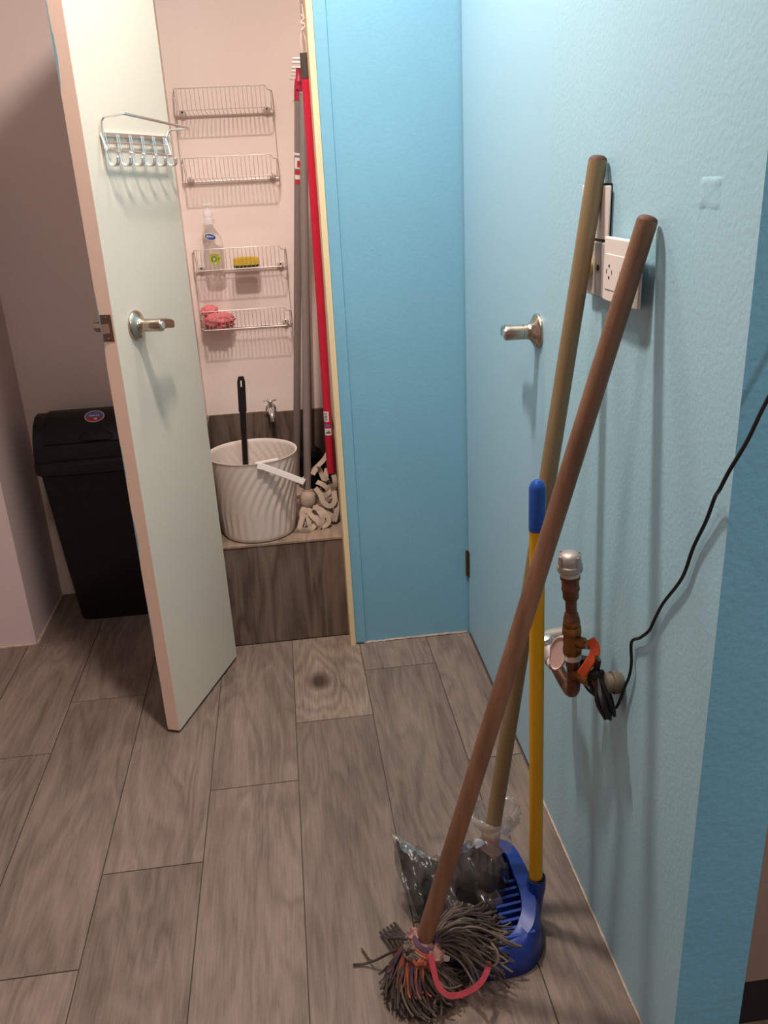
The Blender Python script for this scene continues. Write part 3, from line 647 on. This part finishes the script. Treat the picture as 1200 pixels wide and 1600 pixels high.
# ---------------------------------------------------------------- outlets on right wall
sw=thing('switch_plate',(XW,1.21,1.22),'white switch cover hanging proud of the blue wall behind the tan handle','switch')
x=MB(); rg=[]
def cov(y): return .4598+(y-1.208)*.022
for (y,th) in ((1.326,.0),(1.318,.003),(1.30,.0045),(1.26,.005),(1.222,.004),(1.212,.002),(1.207,.0)):
    xx=cov(y)+.0045-th-.0045*(0 if th==0 else 1)*0
    rg.append([V(xx-.002,y,1.183),V(xx-.002,y,1.2545),V(cov(y)+.0045,y,1.2545),V(cov(y)+.0045,y,1.183)])
x.loft(rg); x.build('cover_plate',m_white_pl,sw,bevel=.0012,ang=30)
MB().box(.4655,XW-.0005,1.213,1.318,1.180,1.2575).build('box_or_gap_shade',m_dark,sw,smooth=False)  # dark slab behind the cover, shadow of the gap put in as colour
x=MB().loft([[V(cov(y)-.0008-t,y,z) for z in (1.190,1.249)]+[V(cov(y)+.002,y,z) for z in (1.249,1.190)] for t,y in ((0,1.248),(.0016,1.244),(.0004,1.224),(0,1.221))]); x.build('rocker',m_white_pl,sw,bevel=.0006)
oo=thing('outlet_box',(XW,1.17,1.15),'grey wall box with white double outlet plate on the blue wall','outlet')
MB().box(.4565,XW-.0005,1.095,1.278,1.103,1.179).build('box_or_gap_shade',m_greypl,oo,smooth=False,bevel=.002)
x=MB().lathe((.4567,1.262,1.143),(-1,0,0),[(.016,0),(.016,.004),(.013,.010),(.008,.0125)],18); x.build('cream_knob',m_cream_pl,oo)
x=MB().lathe((.4566,1.226,1.144),(-1,0,0),[(.0045,0),(.0045,.001),(.002,.0012)],12); x.build('plate_screw',m_dark,oo)
x=MB(); rg=[]
for (y,th) in ((1.187,.0),(1.183,.004),(1.165,.0065),(1.12,.007),(1.085,.0065),(1.070,.004),(1.065,.0)):
    rg.append([V(.4525-th,y,1.106),V(.4525-th,y,1.19),V(.456,y,1.19),V(.456,y,1.106)])
x.loft(rg); op=x.build('outlet_plate',m_white_pl,oo,bevel=.0015,ang=30)
MB().box(.4448,.4465,1.080,1.168,1.122,1.169).build('outlet_insert',m_white_pl,oo,smooth=False,bevel=.001)
for cy_ in (1.152,1.104):
    x=MB(); x.box(.4443,.4450,cy_-.0018,cy_+.0018,1.152,1.1555); x.box(.4443,.4450,cy_-.0018,cy_+.0018,1.1365,1.140); x.box(.4443,.4450,cy_+.0085,cy_+.0097,1.143,1.149); x.box(.4443,.4450,cy_-.0105,cy_-.0093,1.143,1.149)
    x.build('outlet_slots',m_dark,op,smooth=False)

# ---------------------------------------------------------------- pipe with valve
pv=thing('valve_pipe',(.412,1.14,.49),'copper water pipe with brass valve, orange lever and grey cap on the blue wall','pipe')
P0,P1=V(.399,1.140,.729),V(.4125,1.140,.505); ax=(P1-P0).normalized(); Lp=(P1-P0).length
def seg(name,prof,mt,n=20): return MB().lathe(P0,ax,prof,n).build(name,mt,pv)
cp=seg('end_cap',[(.004,-.010),(.012,-.0085),(.0165,-.004),(.0178,.004),(.0178,.010),(.0195,.012),(.0195,.021),(.0175,.023)],m_galv)
for k in range(4):
    an=k*PI/2+.4; d=V(math.cos(an),math.sin(an),0); MB().obox(P0+ax*.004+d*.0182,d*.0014,V(-d.y,d.x,0)*.0022,ax*.010).build('cap_rib',m_galv,cp,smooth=False)
seg('thread_tape',[(.0145,.022),(.0148,.031),(.012,.032)],m_tape)
seg('copper_adapter',[(.0155,.030),(.0155,.035),(.0135,.036),(.0135,.050),(.0142,.051),(.0142,.054),(.0125,.055),(.0125,.068),(.010,.072)],m_copper)
seg('copper_tube',[(.0088,.070),(.0088,.094)],m_copper)
seg('copper_bead',[(.009,.093),(.0108,.096),(.0112,.101),(.0125,.103),(.0128,.108)],m_copper)
seg('valve_body',[(.012,.107),(.0140,.109),(.0145,.116),(.013,.118),(.0155,.121),(.0158,.131),(.014,.133),(.0150,.142),(.0140,.152),(.0155,.155),(.0155,.166),(.013,.170)],m_brass,8)
seg('thread_tape',[(.0128,.168),(.0138,.170),(.0138,.178),(.011,.180)],m_tape)
seg('copper_tube',[(.0115,.179),(.0115,.190),(.0100,.192),(.0100,.222)],m_copper)
elb=bez([P0+ax*.215,P0+ax*.232,(.4125,1.150,.484),(.411,1.175,.484),(.409,1.200,.489),(.408,1.222,.494)],28)
MB().tube(elb,.0108,14).build('elbow_tube',m_copper,pv)
MB().lathe((.408,1.216,.4935),(0,1,.14),[(.0125,0),(.014,.003),(.014,.010),(.012,.012)],18).build('thread_tape',m_tape,pv)
gf=MB().lathe((.408,1.226,.495),(0,1,.16),[(.0155,0),(.0165,.004),(.016,.03),(.0185,.033),(.0185,.05),(.015,.054)],18); gf.tube(bez([(.408,1.268,.501),(.414,1.285,.505),(.435,1.292,.506),(XW-.001,1.292,.506)],16),.0135,14); gf.build('union_fitting',m_galv,pv)
MB().lathe((.404,1.262,.512),(-.25,-.1,1),[(.011,0),(.0125,.006),(.010,.012),(.004,.014)],16).build('chrome_plug',m_chrome,pv)
nip=MB().tube(bez([(.4125,1.138,.528),(.424,1.112,.526),(.44,1.088,.534),(XW-.001,1.08,.54)],14),.0085,12); nip.build('wall_nipple',m_brass,pv)
wu=MB().lathe((.438,1.078,.540),(1,0,.0),[(.013,0),(.017,.002),(.017,.009),(.0145,.0095),(.0145,.013),(.018,.014),(.018,.022),(.014,.0295)],18); wu.build('wall_union',mat('aged cream fitting',srgb(118,108,92),.5,.2,var=.15,vscale=60),pv)
# valve stem and lever
sa=P0+ax*.143; sdir=V(.55,-.78,.05).normalized()
MB().lathe(sa,sdir,[(.0095,.008),(.0095,.022),(.0075,.024),(.0075,.028),(.0055,.029),(.0055,.037)],16).build('valve_stem',m_brass,pv)
MB().lathe(sa,sdir,[(.007,.0285),(.007,.034)],6).build('stem_nut',m_galv,pv)
e=sa+sdir*.034
vd=V(.3,.4,1).normalized()
x=MB().ribbon(bez([e+V(-.001,0,.012),e+V(.004,-.006,.004),e+V(.0045,-.010,-.006),e+V(-.002,-.012,-.018),e+V(-.010,-.010,-.034),e+V(-.016,-.008,-.046)],18),  .0076,.0032,lambda i:(-.78,-.45,-.5) if i>7 else (-.3,-.9,.1)); x.build('lever_grip',m_orange,pv,bevel=.0022)
# pale disc tucked behind the pipe
dn=V(-.62,-.72,.3).normalized(); dc=V(.400,1.178,.542); du=V(.25,.1,1); du=(du-dn*du.dot(dn)).normalized(); dv=dn.cross(du)
def ell(r1,r2,off,n=28): return [dc+dn*off+du*r1*math.cos(2*PI*k/n)*(1.0 if math.cos(2*PI*k/n)>0 else 1.15)+dv*r2*math.sin(2*PI*k/n)*(1 if math.cos(2*PI*k/n)>0 else .9) for k in range(n)]
x=MB().loft([ell(.024,.0145,-.006),ell(.028,.0165,-.005),ell(.028,.0165,.002),ell(.026,.0148,.0035),ell(.0245,.0135,.001),ell(.001,.001,.001)]); x=x.build('oval_cover',m_whitepink,None,origin=tuple(dc),ang=40)
tag(x,'pale pink oval plastic cover tucked behind the copper pipe','cover')
# cable: coil and lead
cb=thing('power_cable',(.45,1.06,.5),'thin black power cable bundled at the pipe and trailing up right','cable')
lead=[(.445,1.085,.502),(.4555,1.070,.499),(.4585,1.060,.520),(.4605,1.052,.545),(.462,1.040,.575),(.462,1.036,.600),(.462,1.040,.632),(.462,1.012,.655),(.462,.985,.682),(.462,.972,.705),(.462,.950,.742),(.462,.905,.800),(.462,.884,.850),(.461,.858,.895),(.458,.838,.932),(.450,.815,.950),(.452,.803,.975),(.464,.795,1.01),(.484,.79,1.066),(.53,.775,1.16)]
MB().tube(bez(lead,120),.0023,8).build('lead',m_cable,cb)
x=MB(); random.seed(11)
T=V(.432,1.088,.556); Bt=V(.447,1.070,.502)
for k in range(9):
    o=V(random.uniform(-.011,.009),random.uniform(-.017,.015),random.uniform(-.006,.006)); w_=.004+.003*random.random()
    q=T+V(0,.001*k,.004*random.uniform(-1,1)); s=Bt+o*1.3
    mid=(q+s)/2+o*.9
    x.tube(bez([q+V(0,-.004,.02),q,mid+V(-.003,-.006,0),s+V(-.002,-w_,0),s+V(0,0,-.003),s+V(.002,w_,0),mid+V(.003,.006,0),q+V(0,.003,0),q+V(0,.006,.02)],32),.003,6)
x.build('coil',m_cable,cb)
MB().lathe(T+V(.0005,0,-.004),(Bt-T),[(.010,-.003),(.0105,0),(.0105,.012),(.009,.014)],12).build('cable_tie',m_black_soft,cb)
x=MB().obox(V(.43,1.155,.522),V(.006,-.004,.0),V(.004,.006,0),V(.003,-.004,.022)); x.build('plug',m_black_soft,cb,bevel=.002)
x=MB().tube(bez([(.43,1.152,.505),(.432,1.125,.500),(.438,1.10,.502),(.445,1.085,.502)],14),.0026,6); x.build('lead_tail',m_cable,cb)

# ---------------------------------------------------------------- wooden mop in front
ma=thing('yarn_mop',(.13,1.05,0),'dirty grey yarn mop with dark brown wooden handle leaning on the blue wall','mop')
a,b=V(.1425,1.052,.105),V(.4545,1.0545,1.2215); L_=b-a
x=MB(); x.tube([a-L_*.02,a+L_*.25,a+L_*.6,a+L_*.994],[.0145,.0142,.0137,.0132],18); x.build('handle',m_wood_handle,ma)
MB().tube([a+L_*.9938,a+L_*.997,a+L_*.9992,b],[.0132,.0118,.008,.003],18).build('handle_end',m_wood_end,ma)
# collar of wound yarn
col=V(.138,1.048,.088); cd=L_.normalized()
x=MB()
for k in range(7):
    r_=.024-.0008*abs(k-2)*2; q=col+cd*(.004*k-.012)+V(0,-.002,0)
    x.tube([q+(cd.orthogonal().normalized()*math.cos(t)+cd.cross(cd.orthogonal().normalized())*math.sin(t))*r_+cd*.003*math.sin(t) for t in [2*PI*i/20 for i in range(20)]],.0052,6,m=k%4,closed=True)
x.ball(col-V(0,0,.008),.025,12,0)
for q_,(dx,dy,dz,rr_,mm) in enumerate(((.016,-.017,-.004,.017,0),(.002,-.022,-.008,.015,1),(-.018,-.008,.000,.017,3),(-.012,.010,.010,.014,0),(.022,-.004,.000,.014,2),(-.010,-.018,-.010,.016,1))): x.loft(crumple(col.x+dx,col.y+dy,col.z+dz,rr_,rr_,rr_*1.1,q_*3.7,.45,20),m=mm)
x.build('yarn_collar',[m_rag,m_yarn_o,m_yarn_p,m_yarn2],ma)
random.seed(21)
def strand(mb,an,reach,hgt,r,m,wig=1,drop=0.0,pan=False):
    d=V(math.cos(an),math.sin(an),0); s=V(-d.y,d.x,0); o=col+d*.016+V(0,0,-.004+.012*random.random())
    pts=[o]; n=7; ph=random.random()*6; am=random.uniform(.003,.010)*wig
    for i in range(1,n+1):
        t=i/n; z=col.z-.004+hgt*math.sin(min(1,t*1.25)*PI*.55)*(1-t*.8)-(col.z-.010)*t**1.6
        z=max(z,.006+drop*random.random())
        if pan:
            z=max(z,.018)
        p=o+d*reach*t+s*(am*math.sin(ph+t*5)+ .012*wig*math.sin(ph*2)*t)+V(0,0,0); p.z=z; pts.append(p)
    mb.tube(bez(pts,21),r,5,m=m)
x=MB()
def swirl(mb,an0,turn,reach,z0,hump,zend,r,m,wig):
    """one strand: leaves the collar at an0, bends by turn on its way out, humps over what lies below, ends at zend"""
    ph=random.random()*6; pts=[]; n=9
    for i in range(n+1):
        t=i/n; an=an0+turn*t*t; d=V(math.cos(an),math.sin(an),0); sd=V(-d.y,d.x,0)
        z=z0*(1-t)**1.3+zend*(1-(1-t)**1.3)+hump*math.sin(PI*min(1,t*1.1+.05))
        p=col+d*(.012+reach*t)+sd*wig*(math.sin(ph+t*7)*.6+math.sin(ph*2.3+t*13)*.4)*t
        p.z=max(z,.0045); pts.append(p)
    mb.tube(bez(pts,27),[r*(1-.25*k/27) for k in range(28)],5,m=m)
U_=random.uniform
# bundle swept right over the dustpan
for k in range(230):
    lay=random.random(); an=random.gauss(.28,.30); an=max(-.55,min(.80,an))
    re=U_(.095,.160)*(1 if an>0 else .86); 
    swirl(x,an,U_(-.35,.30),re,.082,.010+.024*lay,.030+.045*lay*random.random()+.012,U_(.0017,.0030),random.choice((0,0,0,1,1)),U_(.003,.010))
# skirt falling left, curling round to the front and right
for k in range(210):
    lay=random.random(); an=U_(PI*.86,PI*1.70); re=U_(.042,.068) if an<PI*1.25 else U_(.036,.062)
    swirl(x,an,U_(.15,1.05),re,.080,.004+.016*lay,.006+.020*lay,U_(.0017,.0029),random.choice((0,0,0,0,1)),U_(.002,.008))
for k in range(110):
    an=U_(-1.35,-.30); swirl(x,an,U_(-.2,.8),U_(.040,.068),.070,.004,.008+.03*random.random(),U_(.0017,.0028),random.choice((0,0,0,1)),U_(.003,.009))
for k in range(80):
    an=U_(PI*.84,PI*1.45); swirl(x,an,U_(0,.6),U_(.020,.052),.088,.018,.040,U_(.0019,.0030),random.choice((2,2,3,2)),.003)
o=x.build('yarn_strands',[m_yarn,m_yarn2,m_yarn_o,m_yarn_p],ma,ang=80); o['kind']='stuff'
def tail(pts,r,mt,name='loose_strand'): return MB().tube(bez(pts,28),r,6).build(name,mt,ma)
tail([(.115,1.07,.07),(.085,1.085,.04),(.06,1.092,.02),(.04,1.10,.006),(.02,1.102,.005)],[.0022]*29 if False else .0022,m_yarn)
tail([(.06,1.092,.018),(.05,1.105,.008),(.042,1.125,.006),(.038,1.133,.005)],.0016,m_yarn)
for k in range(5): tail([(.118,1.075,.075),(.10+.004*k,1.10,.055),(.086+.006*k,1.135+.004*k,.018),(.075+.007*k,1.16+.004*k,.008)],.0028,m_yarn)
x=MB().ribbon(bez([(.146,1.024,.096),(.1462,1.0029,.092),(.1490,.975,.084),(.1620,.957,.080),(.1880,.956,.080),(.2150,.968,.081),(.2325,.989,.082),(.239,1.008,.078)],30),.0046,.0014,lambda i:(-.1,-.5,.9)); x.build('pink_strip',m_pinkstrip,ma,ang=60)
tail([(.19,1.035,.088),(.212,1.0198,.082),(.2336,.9977,.078),(.251,1.0033,.077),(.2585,1.0246,.076),(.25,1.05,.078)],.0024,m_yarn2)

# ---------------------------------------------------------------- dustpan
dpn=thing('dustpan',(.29,1.16,0),'blue plastic lobby dustpan with yellow upright handle and blue cap','dustpan')
path=[(.185,1.040),(.235,1.036),(.285,1.036),(.317,1.043),(.341,1.062),(.356,1.092),(.363,1.125),(.365,1.16),(.364,1.20),(.359,1.245),(.345,1.275),(.318,1.295),(.27,1.306),(.215,1.310)]
hts=[.030,.044,.056,.066,.074,.080,.085,.088,.086,.082,.078,.070,.058,.042]
pp=bez([(a_,b_,0) for a_,b_ in path],52); hh_=bez([(h_,0,0) for h_ in hts],52)
cen=V(.27,1.17,0); rg=[]
for i,p in enumerate(pp):
    t=(pp[min(i+1,len(pp)-1)]-pp[max(i-1,0)]).normalized(); inw=V(-t.y,t.x,0); h_=hh_[i].x; k=i/(len(pp)-1); lw=.024*min(1,(.15+3*k),(.15+3*(1-k)))
    rg.append([p+V(0,0,.0015),p+inw*.004+V(0,0,h_*.6),p+inw*.009+V(0,0,h_*.88),p+inw*.013+V(0,0,h_),p+inw*.014+(cen-p).normalized()*lw+V(0,0,h_+.002),p+inw*.014+(cen-p).normalized()*(lw+.0005)+V(0,0,h_-.003)])
x=MB().loft(rg,False,False,closed=False); x.build('pan_wall',m_blue,dpn,ang=60,solid=.003)
base=[p for p in pp]; x=MB(); x.loft([[V(p.x,p.y,.001) for p in base],[V(p.x,p.y,.004) for p in base]]); x.build('pan_floor',m_blue,dpn,ang=30)
for k in range(8):
    y=1.062+.0165*k; x=MB().loft([[V(xx,y-.0028,.068-dz),V(xx,y+.0028,.068-dz),V(xx,y+.002,.054-dz),V(xx,y-.002,.054-dz)] for xx,dz in ((.333,-.003),(.31,0),(.282,.004))]); x.build('comb_tooth',m_blue,dpn,smooth=False)
ha,hb=V(.3565,1.137,.098),V(.344,1.132,.862); Lh=hb-ha
x=MB().tube([V(.3585,1.139,.012),V(.358,1.138,.06),V(.3572,1.1375,.088),V(.3565,1.137,.112)],[.008,.012,.0165,.0172],16); x.build('handle_socket',m_blue,dpn)
x=MB().tube([V(.3565,1.137,.112),V(.3564,1.137,.1145)],[.0158,.0158],16); x.build('socket_mouth',m_dark,dpn)
stick(MB(),ha,ha+Lh*.90,.0118,18).build('handle',m_yellow,dpn)
x=MB().tube([ha+Lh*.897,ha+Lh*.985,ha+Lh*.994,hb],[.0128,.0124,.010,.005],18); x.build('handle_cap',m_blue_cap,dpn)

# ---------------------------------------------------------------- broom in a clear bag
bg=thing('bagged_broom',(.22,1.2,.005),'black broom wrapped in a clear plastic bag with tan wooden handle','broom')
a,b=V(.286,1.195,.13),V(.4543,1.2356,1.2946); L_=b-a
x=MB().tube([a,a+L_*.3,a+L_*.7,a+L_*.994],[.0142,.014,.0136,.0133],18); x.build('handle',m_wood_olive,bg)
MB().tube([a+L_*.9938,a+L_*.997,a+L_*.9992,b],[.0132,.0118,.008,.003],18).build('handle_end',m_wood_end,bg)
MB().tube([a-L_*.01,a+L_*.032],[.0165,.0152],16).build('handle_collar',mat('red brown ferrule',srgb(150,92,72),.6,var=.15,vscale=40),bg)
E0,E1=V(.140,1.182,0),V(.318,1.165,0); ed=(E1-E0).normalized(); en=V(-ed.y,ed.x,0)
tops=[(0,.146),(.10,.136),(.22,.118),(.36,.104),(.48,.118),(.6,.142),(.74,.165),(.85,.160),(.93,.130),(1,.085)]
def topz(s):
    for (s0,z0),(s1,z1) in zip(tops[:-1],tops[1:]):
        if s<=s1: return z0+(z1-z0)*(s-s0)/(s1-s0)
    return tops[-1][1]
def pouch(scale,zs,seed,amp,ns=40,nc=28,m0=.012):
    rg=[]
    for i in range(ns+1):
        s=i/ns; c=E0+(E1-E0)*(.5+(s-.5)*scale); zt=topz(s)*zs; lean=(en*.066-ed*.034)*(1-s)**1.4+en*.010; th=(.016+.040*math.sin(PI*min(1,max(0,s*1.05+.02)))**.6)*scale
        row=[]
        for j in range(nc):
            an=2*PI*j/nc; h=(1-math.cos(an))/2; wv=math.sin(an)*th*(1-.55*h*h)
            z=m0+(zt-m0)*h; p=c+en*wv+lean*h+V(0,0,z)
            q=noise.noise(V(p.x*26+seed,p.y*26,p.z*20))*amp+abs(noise.noise(V(p.x*55,p.y*55+seed,p.z*30)))*-amp*.9
            if h>.05: p+=en*(q*(1 if wv>=0 else -1))+ed*q*.5+V(0,0,q*.5)
            row.append(p)
        rg.append(row)
    return rg
x=MB().loft(pouch(.90,.86,2.0,.006,m0=.014)); o=x.build('broom_head',m_bristle,bg,ang=80)
x=MB().loft(pouch(1.0,1.0,5.0,.020,ns=60,nc=44)); x.build('plastic_bag',m_film,bg,ang=80)
# flared, bunched mouth of the bag around the handle
rg=[]; cc=a+L_*.040
for i,(r_,dz,am) in enumerate(((.030,-.035,.10),(.024,-.010,.12),(.026,.006,.16),(.036,.020,.18),(.043,.030,.22),(.0455,.038,.24),(.044,.042,.25),(.040,.038,.25))):
    row=[]
    for j in range(48):
        an=2*PI*j/48; f=1+am*(noise.noise(V(math.cos(an)*1.6,math.sin(an)*1.6,i*.22))+.5*noise.noise(V(math.cos(an)*5,math.sin(an)*5,i*.3+4)))
        row.append(cc+V(.006,-.002,0)+V(math.cos(an)*r_*f*1.05,math.sin(an)*r_*f*.9,dz+am*.06*noise.noise(V(math.cos(an)*2.2,math.sin(an)*2.2,7))))
    rg.append(row)
x=MB().loft(rg,False,False); x.build('bag_mouth',m_filmrim,bg,ang=80)

# ---------------------------------------------------------------- cabinet past the wall end
cbn=thing('cabinet',(.85,1.1,0),'brown laminate cabinet with black plinth past the dark blue wall end','cabinet')
MB().box(.572,1.2,.888,1.35,.10,.88).build('carcass',m_cab,cbn,smooth=False,bevel=.002)
MB().box(.66,1.19,.8795,.8875,.105,.86).build('door',m_cab,cbn,smooth=False,bevel=.002)
MB().box(.575,1.19,.896,1.33,0,.10).build('plinth',m_plinth,cbn,smooth=False)
MB().box(.572,1.21,.874,1.36,.88,.91).build('worktop',m_cab,cbn,smooth=False,bevel=.003)
